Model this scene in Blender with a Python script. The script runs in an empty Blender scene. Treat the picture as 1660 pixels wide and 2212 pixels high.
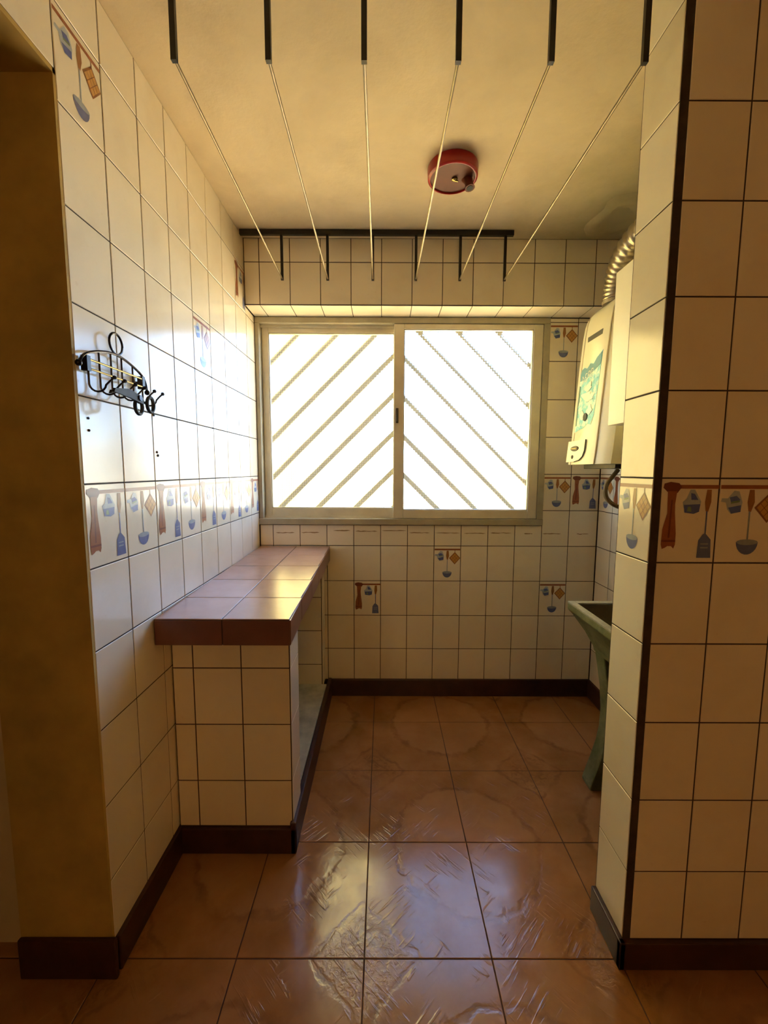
import bpy, bmesh, math, random
from mathutils import Vector, Matrix
random.seed(7)
S = bpy.context.scene
COL = S.collection
PI = math.pi
H = 1.30                      # eye height; all z below are given relative to the eye and lifted by H

# ---------------------------------------------------------------- camera
W_PX, H_PX, F_PX = 1660, 2212, 894.93
cd = bpy.data.cameras.new('camera'); cam = bpy.data.objects.new('camera', cd); COL.objects.link(cam)
cd.sensor_fit = 'HORIZONTAL'; cd.sensor_width = 36.0; cd.lens = 36.0*F_PX/W_PX
cd.clip_start = 0.02; cd.clip_end = 300
p_, y_, r_ = 0.1005, 0.0015, 0.0037
fw = Vector((math.sin(y_)*math.cos(p_), math.cos(y_)*math.cos(p_), -math.sin(p_)))
rt = Vector((math.cos(y_), -math.sin(y_), 0)); up = rt.cross(fw)
rt2 = rt*math.cos(r_)+up*math.sin(r_); up2 = -rt*math.sin(r_)+up*math.cos(r_)
cam.matrix_world = Matrix(((rt2.x, up2.x, -fw.x, 0), (rt2.y, up2.y, -fw.y, 0), (rt2.z, up2.z, -fw.z, H), (0, 0, 0, 1)))
S.camera = cam

# ---------------------------------------------------------------- sky, sun, exposure
wd = bpy.data.worlds.new('sky'); S.world = wd; wd.use_nodes = True
wn = wd.node_tree.nodes; wl = wd.node_tree.links
bg = wn['Background']
sky = wn.new('ShaderNodeTexSky'); sky.sky_type = 'NISHITA'; sky.sun_disc = False
sky.sun_elevation = math.radians(52); sky.sun_rotation = math.radians(145)
sky.altitude = 3500; sky.air_density = 0.9; sky.dust_density = 0.0; sky.ozone_density = 3.0
wl.new(sky.outputs[0], bg.inputs[0]); bg.inputs[1].default_value = 1.9
sd = bpy.data.lights.new('sun', 'SUN'); sun = bpy.data.objects.new('sun', sd); COL.objects.link(sun)
sd.energy = 31.0; sd.angle = 0.01; sd.color = (1.0, 0.89, 0.65)
sun.rotation_euler = (math.radians(38), 0, math.radians(35))      # high, from the left side of the house
pd = bpy.data.lights.new('window_portal', 'AREA'); portal = bpy.data.objects.new('window_portal', pd); COL.objects.link(portal)
pd.shape = 'RECTANGLE'; pd.size = 1.6; pd.size_y = 1.12; pd.cycles.is_portal = True
portal.location = (0.09, 2.40, H+0.25); portal.rotation_euler = (-PI/2, 0, 0)
S.view_settings.view_transform = 'Standard'; S.view_settings.look = 'None'
S.view_settings.gamma = 1.0; S.view_settings.use_curve_mapping = False
S.view_settings.exposure = 1.30
S.cycles.use_denoising = True
S.cycles.max_bounces = 12; S.cycles.diffuse_bounces = 8; S.cycles.glossy_bounces = 5
S.cycles.transmission_bounces = 8; S.cycles.transparent_max_bounces = 16
S.cycles.caustics_refractive = True; S.cycles.caustics_reflective = False
S.cycles.sample_clamp_indirect = 12

# ---------------------------------------------------------------- materials
class NT:
    def __init__(s, name):
        s.m = bpy.data.materials.new(name); s.m.use_nodes = True
        s.t = s.m.node_tree; s.n = s.t.nodes; s.b = s.n['Principled BSDF']
    def new(s, kind, **kw):
        n = s.n.new(kind)
        for k, v in kw.items(): setattr(n, k, v)
        return n
    def put(s, sock, v):
        if hasattr(v, 'is_linked') or hasattr(v, 'links'): s.t.links.new(v, sock)
        else: sock.default_value = v
    def math(s, op, a, b=0.0, c=0.0, clamp=False):
        n = s.new('ShaderNodeMath', operation=op, use_clamp=clamp)
        s.put(n.inputs[0], a); s.put(n.inputs[1], b); s.put(n.inputs[2], c)
        return n.outputs[0]
    def noise(s, vec, scale, detail=3.0, rough=0.5, dist=0.0):
        n = s.new('ShaderNodeTexNoise'); n.inputs['Scale'].default_value = scale
        n.inputs['Detail'].default_value = detail; n.inputs['Roughness'].default_value = rough
        n.inputs['Distortion'].default_value = dist
        if vec is not None: s.t.links.new(vec, n.inputs['Vector'])
        return n.outputs[0]
    def mix(s, f, a, b, blend='MIX'):
        n = s.new('ShaderNodeMix', data_type='RGBA', blend_type=blend)
        s.put(n.inputs[0], f)
        s.put(n.inputs[6], a if not isinstance(a, tuple) else a+(1.0,)*(4-len(a)))
        s.put(n.inputs[7], b if not isinstance(b, tuple) else b+(1.0,)*(4-len(b)))
        return n.outputs[2]
    def ramp(s, f, lo, hi, a=0.0, b=1.0):
        n = s.new('ShaderNodeMapRange'); s.put(n.inputs[0], f)
        for i, v in enumerate((lo, hi, a, b)): n.inputs[i+1].default_value = v
        return n.outputs[0]
    def obj(s): return s.new('ShaderNodeTexCoord').outputs['Object']
    def pos(s): return s.new('ShaderNodeNewGeometry').outputs['Position']
    def sep(s, v):
        n = s.new('ShaderNodeSeparateXYZ'); s.t.links.new(v, n.inputs[0]); return n.outputs
    def bump(s, h, strength=0.2, dist=0.002):
        n = s.new('ShaderNodeBump'); n.inputs['Strength'].default_value = strength
        n.inputs['Distance'].default_value = dist; s.t.links.new(h, n.inputs['Height'])
        s.t.links.new(n.outputs[0], s.b.inputs['Normal'])
    def fin(s, col=None, rough=0.5, metal=0.0, spec=None, coat=None):
        if col is not None: s.put(s.b.inputs['Base Color'], col if not isinstance(col, tuple) else col+(1.0,)*(4-len(col)))
        s.put(s.b.inputs['Roughness'], rough); s.put(s.b.inputs['Metallic'], metal)
        if spec is not None: s.b.inputs['Specular IOR Level'].default_value = spec
        if coat: s.b.inputs['Coat Weight'].default_value = coat; s.b.inputs['Coat Roughness'].default_value = 0.08
        return s.m

def plain(name, col, rough=0.5, metal=0.0, var=0.10, scale=14.0, bump=0.0, spec=None):
    t = NT(name); v = t.obj()
    nz = t.noise(v, scale, 4.0, 0.6)
    c2 = tuple(max(0.0, c*(1-2*var)) for c in col)
    m = t.mix(t.ramp(nz, 0.3, 0.7), c2, col)
    if bump: t.bump(t.noise(v, scale*4, 4.0, 0.6), bump, 0.003)
    return t.fin(m, rough, metal, spec)

def tile_mat(name, col, dirt, rough=0.22):
    t = NT(name)
    oi = t.new('ShaderNodeObjectInfo')
    r = oi.outputs['Random']
    base = t.mix(r, col, tuple(c*k for c, k in zip(col, (0.93, 0.91, 0.86))))
    pz = t.pos()
    nz = t.noise(pz, 5.0, 5.0, 0.6)
    m = t.mix(t.ramp(nz, 0.50, 0.78, 0.0, 0.35), base, dirt)
    sp = t.noise(pz, 60.0, 2.0, 0.5)
    m = t.mix(t.ramp(sp, 0.70, 0.80, 0.0, 0.25), m, dirt)
    t.bump(t.noise(pz, 9.0, 2.0, 0.5), 0.10, 0.004)
    return t.fin(m, rough, spec=0.6)

M = {}
M['tile'] = tile_mat('cream_glazed_tile', (0.87, 0.805, 0.665), (0.66, 0.54, 0.34), 0.17)
M['grout'] = plain('brown_grout', (0.060, 0.036, 0.020), 0.9, var=0.25, scale=30, bump=0.3)
M['plaster'] = plain('cream_plaster', (0.72, 0.58, 0.36), 0.85, var=0.08, scale=5, bump=0.15)
M['jamb'] = plain('ochre_painted_jamb', (0.56, 0.38, 0.10), 0.7, var=0.18, scale=6, bump=0.2)
M['rear'] = plain('warm_rear_wall', (0.70, 0.55, 0.33), 0.8, var=0.06, scale=3)
M['base'] = plain('dark_red_baseboard', (0.058, 0.020, 0.011), 0.40, var=0.25, scale=12)
M['alu'] = plain('grey_beige_aluminium', (0.74, 0.68, 0.52), 0.36, 0.0, var=0.08, scale=8)
M['alu_dark'] = plain('dull_aluminium_channel', (0.46, 0.41, 0.28), 0.42, 0.0, var=0.12, scale=10)
M['latch'] = plain('black_latch', (0.03, 0.025, 0.02), 0.4, var=0.1)
M['bar'] = plain('olive_painted_iron', (0.20, 0.18, 0.08), 0.6, var=0.12, scale=20)
M['iron'] = plain('black_painted_iron', (0.020, 0.014, 0.010), 0.42, 0.2, var=0.2, scale=30)
M['rod'] = plain('worn_steel_wire', (0.26, 0.21, 0.14), 0.36, 0.85, var=0.15, scale=40)
M['wire'] = plain('bronzed_wire', (0.035, 0.028, 0.030), 0.25, 0.8, var=0.2, scale=60)
M['wire_gold'] = plain('brass_wire', (0.42, 0.33, 0.14), 0.25, 0.9, var=0.15, scale=60)
M['black'] = plain('black_plastic', (0.012, 0.010, 0.012), 0.65, var=0.1)
M['red'] = plain('red_plastic', (0.36, 0.010, 0.010), 0.28, var=0.08, scale=20)
M['redface'] = plain('faded_red_brown_plate', (0.13, 0.026, 0.010), 0.6, var=0.12, scale=20)
M['heater'] = plain('cream_enamel', (0.84, 0.78, 0.56), 0.30, var=0.03, scale=6)
M['heater_side'] = plain('grey_cream_enamel', (0.62, 0.52, 0.36), 0.38, var=0.04, scale=6)
M['white'] = plain('white_cabinet_board', (0.90, 0.87, 0.76), 0.40, var=0.02, scale=5)
M['dark_metal'] = plain('dark_burner_metal', (0.07, 0.06, 0.045), 0.5, 0.6, var=0.2)
M['duct'] = plain('aluminium_foil_duct', (0.66, 0.58, 0.42), 0.33, 0.85, var=0.12, scale=30)
M['hose'] = plain('brown_rubber_hose', (0.20, 0.13, 0.055), 0.5, var=0.15, scale=30)
M['brass'] = plain('dull_brass', (0.40, 0.30, 0.09), 0.35, 0.8, var=0.2, scale=40)
M['redplast'] = plain('red_valve_lever', (0.40, 0.06, 0.03), 0.4)
M['sticker'] = None
M['concrete_light'] = plain('whitish_cement', (0.56, 0.53, 0.40), 0.8, var=0.20, scale=9, bump=0.3)
M['marble'] = plain('dirty_white_shelf', (0.60, 0.58, 0.46), 0.6, var=0.22, scale=14, bump=0.2)

# sink: grey-green cement with a paler rim
t = NT('green_grey_cement'); v = t.obj()
c = t.mix(t.ramp(t.noise(v, 7.0, 5.0, 0.65), 0.35, 0.68), (0.11, 0.13, 0.045), (0.26, 0.27, 0.13))
c = t.mix(t.ramp(t.noise(v, 30.0, 3.0, 0.6), 0.55, 0.75, 0, 0.6), c, (0.10, 0.10, 0.05))
t.bump(t.noise(v, 60.0, 4.0, 0.6), 0.35, 0.003); M['sink'] = t.fin(c, 0.6)
M['sink_rim'] = plain('pale_worn_cement_rim', (0.46, 0.45, 0.37), 0.55, var=0.2, scale=25, bump=0.2)
M['sink_in'] = plain('dark_stained_basin', (0.13, 0.10, 0.055), 0.6, var=0.25, scale=18, bump=0.2)

# ceiling plaster with blotches of its own
t = NT('ceiling_plaster'); v = t.pos()
n1 = t.noise(v, 2.2, 6.0, 0.62, 0.4); n2 = t.noise(v, 11.0, 5.0, 0.65)
c = t.mix(t.ramp(n1, 0.36, 0.66), (0.60, 0.50, 0.345), (0.73, 0.62, 0.44))
c = t.mix(t.ramp(n2, 0.60, 0.80, 0, 0.30), c, (0.50, 0.38, 0.22))
s_ = t.sep(v)
dx = t.math('SUBTRACT', s_[0], 1.10); dy = t.math('SUBTRACT', s_[1], 1.95)
dd = t.math('SQRT', t.math('ADD', t.math('MULTIPLY', dx, dx), t.math('MULTIPLY', dy, dy)))
dd = t.math('ADD', dd, t.math('MULTIPLY', t.math('SUBTRACT', n2, 0.5), 0.35))
c = t.mix(t.ramp(dd, 0.12, 0.62, 0.75, 0.0), c, (0.30, 0.27, 0.11))
t.bump(t.noise(v, 22.0, 5.0, 0.65), 0.30, 0.006); M['ceiling'] = t.fin(c, 0.85)

# floor tile: brown glaze, a ring round every second corner and a diamond ornament on the opposite one
t = NT('brown_patterned_floor_tile'); v = t.pos(); s_ = t.sep(v)
FX0, FY0, FPX, FPY = 0.295, 1.332, 0.342, 0.349
n0 = t.noise(v, 14.0, 4.0, 0.6)
wob = t.math('MULTIPLY', t.math('SUBTRACT', n0, 0.5), 0.26)
px = t.math('PINGPONG', t.math('DIVIDE', t.math('SUBTRACT', s_[0], FX0), FPX), 1.0)
py = t.math('PINGPONG', t.math('DIVIDE', t.math('SUBTRACT', s_[1], FY0), FPY), 1.0)
rad = t.math('ADD', t.math('SQRT', t.math('ADD', t.math('MULTIPLY', px, px), t.math('MULTIPLY', py, py))), wob)
ring = t.ramp(t.math('ABSOLUTE', t.math('SUBTRACT', rad, 0.72)), 0.012, 0.045, 1.0, 0.0)
dia = t.math('ADD', t.math('ADD', t.math('SUBTRACT', 1.0, px), t.math('SUBTRACT', 1.0, py)), wob)
d1 = t.ramp(t.math('ABSOLUTE', t.math('SUBTRACT', dia, 0.42)), 0.012, 0.04, 1.0, 0.0)
d2 = t.ramp(t.math('ABSOLUTE', t.math('SUBTRACT', dia, 0.18)), 0.012, 0.05, 1.0, 0.0)
orn = t.math('MULTIPLY', t.ramp(t.noise(v, 45.0, 3.0, 0.6, 1.5), 0.45, 0.6), t.ramp(dia, 0.30, 0.40, 1.0, 0.0))
pat = t.math('MAXIMUM', t.math('MAXIMUM', ring, d1), t.math('MAXIMUM', d2, orn))
inside = t.ramp(rad, 0.66, 0.72, 1.0, 0.0)
c = t.mix(t.ramp(t.noise(v, 4.0, 5.0, 0.6), 0.35, 0.68), (0.29, 0.118, 0.030), (0.42, 0.195, 0.078))
c = t.mix(t.math('MULTIPLY', inside, 0.35), c, (0.46, 0.235, 0.105))
c = t.mix(t.math('MULTIPLY', t.math('MULTIPLY', pat, t.ramp(t.noise(v, 9.0, 3.0, 0.6), 0.35, 0.62)), 0.42), c, (0.13, 0.055, 0.022))
# fine diagonal scratches, alternating in direction, which catch the window light
def turned(ang):
    r0 = t.new('ShaderNodeMapping'); t.t.links.new(v, r0.inputs[0]); r0.inputs['Rotation'].default_value = (0, 0, ang)
    r1 = t.new('ShaderNodeMapping'); t.t.links.new(r0.outputs[0], r1.inputs[0]); r1.inputs['Scale'].default_value = (95, 9, 1); return r1
mp, mq = turned(0.8), turned(-0.8)
sa = t.noise(mp.outputs[0], 1.0, 2.0, 0.5); sb = t.noise(mq.outputs[0], 1.0, 2.0, 0.5)
sel = t.ramp(t.noise(v, 6.0, 1.0, 0.5), 0.48, 0.52)
scr = t.math('ADD', t.math('MULTIPLY', sa, sel), t.math('MULTIPLY', sb, t.math('SUBTRACT', 1.0, sel)))
scr = t.math('MULTIPLY', t.ramp(scr, 0.54, 0.66), t.ramp(t.noise(v, 7.0, 3.0, 0.6), 0.46, 0.60))
hgt = t.math('ADD', t.math('MULTIPLY', scr, 0.45), t.math('MULTIPLY', pat, -0.25))
t.bump(hgt, 0.30, 0.004)
M['floor'] = t.fin(c, t.ramp(n0, 0.3, 0.7, 0.11, 0.24), spec=0.8)
M['floor_grout'] = plain('dark_floor_grout', (0.10, 0.042, 0.02), 0.9, var=0.2, scale=30)

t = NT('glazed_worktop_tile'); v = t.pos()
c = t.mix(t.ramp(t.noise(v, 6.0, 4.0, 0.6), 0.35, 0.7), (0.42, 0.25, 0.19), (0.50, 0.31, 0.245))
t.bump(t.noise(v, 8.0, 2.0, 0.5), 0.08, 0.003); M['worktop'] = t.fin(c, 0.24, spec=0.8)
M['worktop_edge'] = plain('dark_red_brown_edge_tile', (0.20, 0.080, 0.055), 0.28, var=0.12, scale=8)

# prints on tiles
for n, c in dict(p_bar=(0.33, 0.10, 0.035), p_towel=(0.34, 0.10, 0.03), p_towel2=(0.20, 0.045, 0.02), p_blue=(0.10, 0.14, 0.42),
                 p_pale=(0.45, 0.52, 0.58), p_steel=(0.14, 0.17, 0.36), p_steel2=(0.33, 0.38, 0.44), p_wood=(0.36, 0.15, 0.045),
                 p_holder=(0.62, 0.32, 0.08), p_line=(0.30, 0.11, 0.03), p_green=(0.20, 0.30, 0.20), p_smudge=(0.34, 0.22, 0.09)).items():
    M[n] = plain('print_'+n[2:], c, 0.3, var=0.10, scale=60)

# patterned glass: clear cells with a grid of small ridges
t = NT('patterned_glass'); v = t.obj(); s_ = t.sep(v)
def wave(c_):
    return t.math('SINE', t.math('MULTIPLY', c_, 2*PI/0.0125))
gx, gz = wave(s_[0]), wave(s_[2])
hgt = t.math('MULTIPLY', t.math('ADD', gx, gz), 0.5)
grid = t.ramp(t.math('MAXIMUM', gx, gz), 0.75, 1.0, 0.0, 1.0)
bp = t.new('ShaderNodeBump'); bp.inputs['Strength'].default_value = 0.30; bp.inputs['Distance'].default_value = 0.0015
t.t.links.new(hgt, bp.inputs['Height'])
rf = t.new('ShaderNodeBsdfRefraction'); rf.inputs['IOR'].default_value = 1.25; rf.inputs['Roughness'].default_value = 0.02
rf.inputs['Color'].default_value = (0.97, 0.97, 0.93, 1); t.t.links.new(bp.outputs[0], rf.inputs['Normal'])
tr = t.new('ShaderNodeBsdfTransparent'); t.put(tr.inputs[0], t.mix(grid, (0.95, 0.95, 0.92), (0.70, 0.70, 0.66)))
tl = t.new('ShaderNodeBsdfTranslucent'); tl.inputs[0].default_value = (0.9, 0.88, 0.80, 1)
m1 = t.new('ShaderNodeMixShader'); m1.inputs[0].default_value = 0.20; t.t.links.new(tr.outputs[0], m1.inputs[1]); t.t.links.new(rf.outputs[0], m1.inputs[2])
m2 = t.new('ShaderNodeMixShader'); m2.inputs[0].default_value = 0.04; t.t.links.new(m1.outputs[0], m2.inputs[1]); t.t.links.new(tl.outputs[0], m2.inputs[2])
gl = t.new('ShaderNodeBsdfGlossy'); gl.inputs['Roughness'].default_value = 0.08; t.t.links.new(bp.outputs[0], gl.inputs['Normal'])
m3 = t.new('ShaderNodeMixShader'); m3.inputs[0].default_value = 0.04; t.t.links.new(m2.outputs[0], m3.inputs[1]); t.t.links.new(gl.outputs[0], m3.inputs[2])
t.t.links.new(m3.outputs[0], t.n['Material Output'].inputs['Surface']); M['glass'] = t.m

# torn turquoise sticker
t = NT('torn_turquoise_sticker'); v = t.obj(); s_ = t.sep(v)
n1 = t.noise(v, 26.0, 4.0, 0.7)
c = t.mix(t.ramp(n1, 0.44, 0.56), (0.12, 0.50, 0.56), (0.55, 0.74, 0.62))
c = t.mix(t.ramp(t.noise(v, 60.0, 2.0, 0.6), 0.60, 0.66, 0, 0.7), c, (0.03, 0.30, 0.38))
M['sticker'] = t.fin(c, 0.45)
M['teal'] = plain('teal_print', (0.015, 0.24, 0.33), 0.45, var=0.2, scale=30)
M['paper'] = plain('pale_paper', (0.80, 0.82, 0.72), 0.6, var=0.05)
M['darkgreen'] = plain('dark_green_print', (0.03, 0.14, 0.09), 0.5, var=0.2)
# outside
M['out_yellow'] = plain('yellow_render', (0.70, 0.52, 0.17), 0.9, var=0.05, scale=2)
M['out_brown'] = plain('brown_shutter', (0.20, 0.11, 0.05), 0.8, var=0.1)
M['out_white'] = plain('pale_house_render', (0.68, 0.66, 0.62), 0.9, var=0.04, scale=2)
M['out_ground'] = plain('sandy_paving', (0.66, 0.50, 0.28), 0.9, var=0.08, scale=3)

# ---------------------------------------------------------------- builders
ROOT = {}
def wpos(o): return ROOT.get(o.name, Vector((0, 0, 0)))
def mesh(name, verts, faces, mats, idx=None, smooth=False):
    me = bpy.data.meshes.new(name); me.from_pydata([tuple(v) for v in verts], [], faces)
    for m in (mats if isinstance(mats, (list, tuple)) else [mats]): me.materials.append(M[m] if isinstance(m, str) else m)
    if idx: me.polygons.foreach_set('material_index', idx)
    if smooth: me.polygons.foreach_set('use_smooth', [True]*len(me.polygons))
    bm = bmesh.new(); bm.from_mesh(me); bmesh.ops.recalc_face_normals(bm, faces=bm.faces); bm.to_mesh(me); bm.free()
    me.update(); return me
def tag(o, label=None, cat=None, group=None, kind=None):
    if label: o['label'] = label
    if cat: o['category'] = cat
    if group: o['group'] = group
    if kind: o['kind'] = kind
    return o
def thing(name, loc, label, cat, group=None, kind=None):
    o = bpy.data.objects.new(name, None); COL.objects.link(o); o.location = loc; o.empty_display_size = 0.05
    ROOT[o.name] = Vector(loc); return tag(o, label, cat, group, kind)
class MB:
    """collects geometry in world coordinates, z relative to the eye"""
    def __init__(s): s.v = []; s.f = []; s.i = []
    def add(s, vs, fs, mi=0):
        b = len(s.v); s.v += [Vector(v) for v in vs]; s.f += [tuple(b+k for k in f) for f in fs]; s.i += [mi]*len(fs); return s
    def box(s, x0, x1, y0, y1, z0, z1, mi=0):
        vs = [(x, y, z) for z in (z0, z1) for y in (y0, y1) for x in (x0, x1)]
        return s.add(vs, [(0, 2, 3, 1), (4, 5, 7, 6), (0, 1, 5, 4), (2, 6, 7, 3), (0, 4, 6, 2), (1, 3, 7, 5)], mi)
    def hexa(s, vs, mi=0):
        return s.add(vs, [(0, 2, 3, 1), (4, 5, 7, 6), (0, 1, 5, 4), (2, 6, 7, 3), (0, 4, 6, 2), (1, 3, 7, 5)], mi)
    def prism(s, pts, axis, a, b, mi=0):
        """polygon pts (2D, in the two other axes in order) extruded along axis from a to b"""
        def mk(p, q):
            l = [p[0], p[1]]; l.insert(axis, q); return tuple(l)
        n = len(pts); vs = [mk(p, a) for p in pts]+[mk(p, b) for p in pts]
        fs = [tuple(range(n)), tuple(range(2*n-1, n-1, -1))]+[(k, (k+1) % n, n+(k+1) % n, n+k) for k in range(n)]
        return s.add(vs, fs, mi)
    def tube(s, pts, r, n=8, closed=False, mi=0, cap=True):
        pts = [Vector(p) for p in pts]; N = len(pts); rs = r if isinstance(r, (list, tuple)) else [r]*N
        tan = []
        for k in range(N):
            a = pts[(k-1) % N] if (closed or k > 0) else pts[k]; b = pts[(k+1) % N] if (closed or k < N-1) else pts[k]
            tan.append((b-a).normalized())
        nrm = tan[0].orthogonal().normalized(); base = len(s.v); vs = []
        for k in range(N):
            nrm = (nrm-tan[k]*nrm.dot(tan[k]))
            nrm = nrm.normalized() if nrm.length > 1e-6 else tan[k].orthogonal().normalized()
            bn = tan[k].cross(nrm)
            vs += [pts[k]+(nrm*math.cos(2*PI*j/n)+bn*math.sin(2*PI*j/n))*rs[k] for j in range(n)]
        fs = []
        for k in range(N if closed else N-1):
            k2 = (k+1) % N
            fs += [(k*n+j, k*n+(j+1) % n, k2*n+(j+1) % n, k2*n+j) for j in range(n)]
        if cap and not closed: fs += [tuple(range(n)), tuple(range((N-1)*n, N*n))]
        return s.add(vs, fs, mi)
    def ball(s, c, r, n=8, mi=0):
        c = Vector(c); vs = []; fs = []; m = n//2
        vs.append(c+Vector((0, 0, r)))
        for i in range(1, m):
            a = PI*i/m
            vs += [c+Vector((math.sin(a)*math.cos(2*PI*j/n), math.sin(a)*math.sin(2*PI*j/n), math.cos(a)))*r for j in range(n)]
        vs.append(c-Vector((0, 0, r))); L = len(vs)-1
        fs += [(0, 1+j, 1+(j+1) % n) for j in range(n)]
        for i in range(m-2): fs += [(1+i*n+j, 1+(i+1)*n+j, 1+(i+1)*n+(j+1) % n, 1+i*n+(j+1) % n) for j in range(n)]
        fs += [(L, 1+(m-2)*n+(j+1) % n, 1+(m-2)*n+j) for j in range(n)]
        return s.add(vs, fs, mi)
    def lathe(s, c, prof, n=28, axis=2, mi=0):
        """prof: list of (radius, offset along axis)"""
        c = Vector(c); vs = []; fs = []
        for r, h in prof:
            for j in range(n):
                a = 2*PI*j/n; l = [r*math.cos(a), r*math.sin(a)]; l.insert(axis, h); vs.append(c+Vector(l))
        for k in range(len(prof)-1): fs += [(k*n+j, k*n+(j+1) % n, (k+1)*n+(j+1) % n, (k+1)*n+j) for j in range(n)]
        fs += [tuple(range(n)), tuple(range((len(prof)-1)*n, len(prof)*n))]
        return s.add(vs, fs, mi)
    def build(s, name, mats, parent=None, smooth=False, bevel=0.0, seg=2, label=None):
        org = wpos(parent) if parent else Vector((0, 0, 0))
        me = mesh(name, [v+Vector((0, 0, H))-org for v in s.v], s.f, mats, s.i, smooth)
        o = bpy.data.objects.new(name, me); COL.objects.link(o)
        if parent: o.parent = parent
        ROOT[o.name] = org
        if bevel:
            b = o.modifiers.new('bevel', 'BEVEL'); b.width = bevel; b.segments = seg; b.limit_method = 'ANGLE'; b.angle_limit = math.radians(40)
        if smooth:
            me.polygons.foreach_set('use_smooth', [True]*len(me.polygons))
            if smooth != 'all': me.set_sharp_from_angle(angle=math.radians(35))
        if label: o['label'] = label
        return o
def struct(name, mb, mats, label, cat, **kw):
    return tag(mb.build(name, mats, **kw), label, cat, kind='structure')
def arc(c, r, a0, a1, n, u, v):
    c, u, v = Vector(c), Vector(u), Vector(v)
    return [c+(u*math.cos(a0+(a1-a0)*k/n)+v*math.sin(a0+(a1-a0)*k/n))*r for k in range(n+1)]
def smoothpath(pts, n=6):
    P = [Vector(p) for p in pts]; out = []
    for k in range(len(P)-1):
        p0 = P[max(0, k-1)]; p1 = P[k]; p2 = P[k+1]; p3 = P[min(len(P)-1, k+2)]
        for j in range(n):
            t_ = j/n
            out.append(0.5*((2*p1)+(p2-p0)*t_+(2*p0-5*p1+4*p2-p3)*t_*t_+(3*p1-p0-3*p2+p3)*t_**3))
    return out+[P[-1]]

# ---- printed kitchen motifs in tile space (u right, v up, origin at the tile's centre, tile 0.15 x 0.20)
def flat(shapes):
    """shapes: list of (material index, polygon, layer); thin raised prints"""
    vs, fs, ix = [], [], []
    for mi, poly, lay in shapes:
        b = len(vs); z = 0.0003+0.00025*lay
        vs += [(x, y, z) for x, y in poly]; fs.append(tuple(range(b, b+len(poly)))); ix.append(mi)
    return vs, fs, ix
PM = ['p_bar', 'p_towel', 'p_towel2', 'p_blue', 'p_pale', 'p_steel', 'p_steel2', 'p_wood', 'p_holder', 'p_line', 'p_green']
def rect(x0, x1, y0, y1): return [(x0, y0), (x1, y0), (x1, y1), (x0, y1)]
def ell(cx, cy, a, b, n=14, t0=0, t1=2*PI): return [(cx+a*math.cos(t0+(t1-t0)*k/(n if abs(t1-t0-2*PI) < 1e-6 else n-1)), cy+b*math.sin(t0+(t1-t0)*k/(n if abs(t1-t0-2*PI) < 1e-6 else n-1))) for k in range(n)]
def motif_a():
    s = [(0, rect(-0.040, 0.074, 0.076, 0.085), 0)]
    s += [(2, [(-0.068, 0.088), (-0.052, 0.092), (-0.030, 0.089), (-0.022, 0.080), (-0.033, 0.066), (-0.058, 0.068), (-0.070, 0.078)], 1)]
    s += [(1, [(-0.058, 0.070), (-0.034, 0.070), (-0.037, 0.040), (-0.036, 0.020), (-0.030, -0.030), (-0.030, -0.056), (-0.067, -0.056), (-0.066, -0.020), (-0.056, 0.018), (-0.057, 0.040)], 2)]
    s += [(2, [(-0.067, -0.045), (-0.030, -0.045), (-0.030, -0.050), (-0.067, -0.050)], 3), (2, [(-0.048, 0.05), (-0.044, 0.05), (-0.046, -0.04), (-0.051, -0.04)], 3)]
    s += [(1, [(-0.067, -0.056), (-0.030, -0.056), (-0.034, -0.066), (-0.040, -0.060), (-0.050, -0.060), (-0.056, -0.064), (-0.064, -0.067)], 2)]
    # oven mitt with loop
    s += [(4, [(0.000, 0.074), (0.012, 0.074), (0.030, 0.046), (0.027, 0.030), (-0.014, 0.030), (-0.018, 0.045), (-0.008, 0.052)], 1)]
    s += [(3, [(-0.014, 0.038), (0.028, 0.040), (0.026, 0.022), (0.012, 0.017), (-0.012, 0.020)], 2), (3, [(0.002, 0.066), (0.012, 0.064), (0.022, 0.050), (0.004, 0.050)], 2)]
    s += [(10, [(-0.004, 0.034), (0.004, 0.034), (0.006, 0.022), (-0.006, 0.023)], 3)]
    # spatula
    s += [(7, [(0.043, 0.074), (0.055, 0.074), (0.056, 0.045), (0.050, 0.022), (0.043, 0.024), (0.040, 0.045)], 1)]
    s += [(5, rect(0.0445, 0.0485, -0.035, 0.024), 1)]
    s += [(5, [(0.046, -0.028), (0.062, -0.044), (0.065, -0.088), (0.028, -0.088), (0.030, -0.046), (0.040, -0.032)], 2)]
    s += [(6, rect(0.036, 0.056, -0.056, -0.053), 3), (6, rect(0.036, 0.056, -0.065, -0.062), 3)]
    return s
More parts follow.
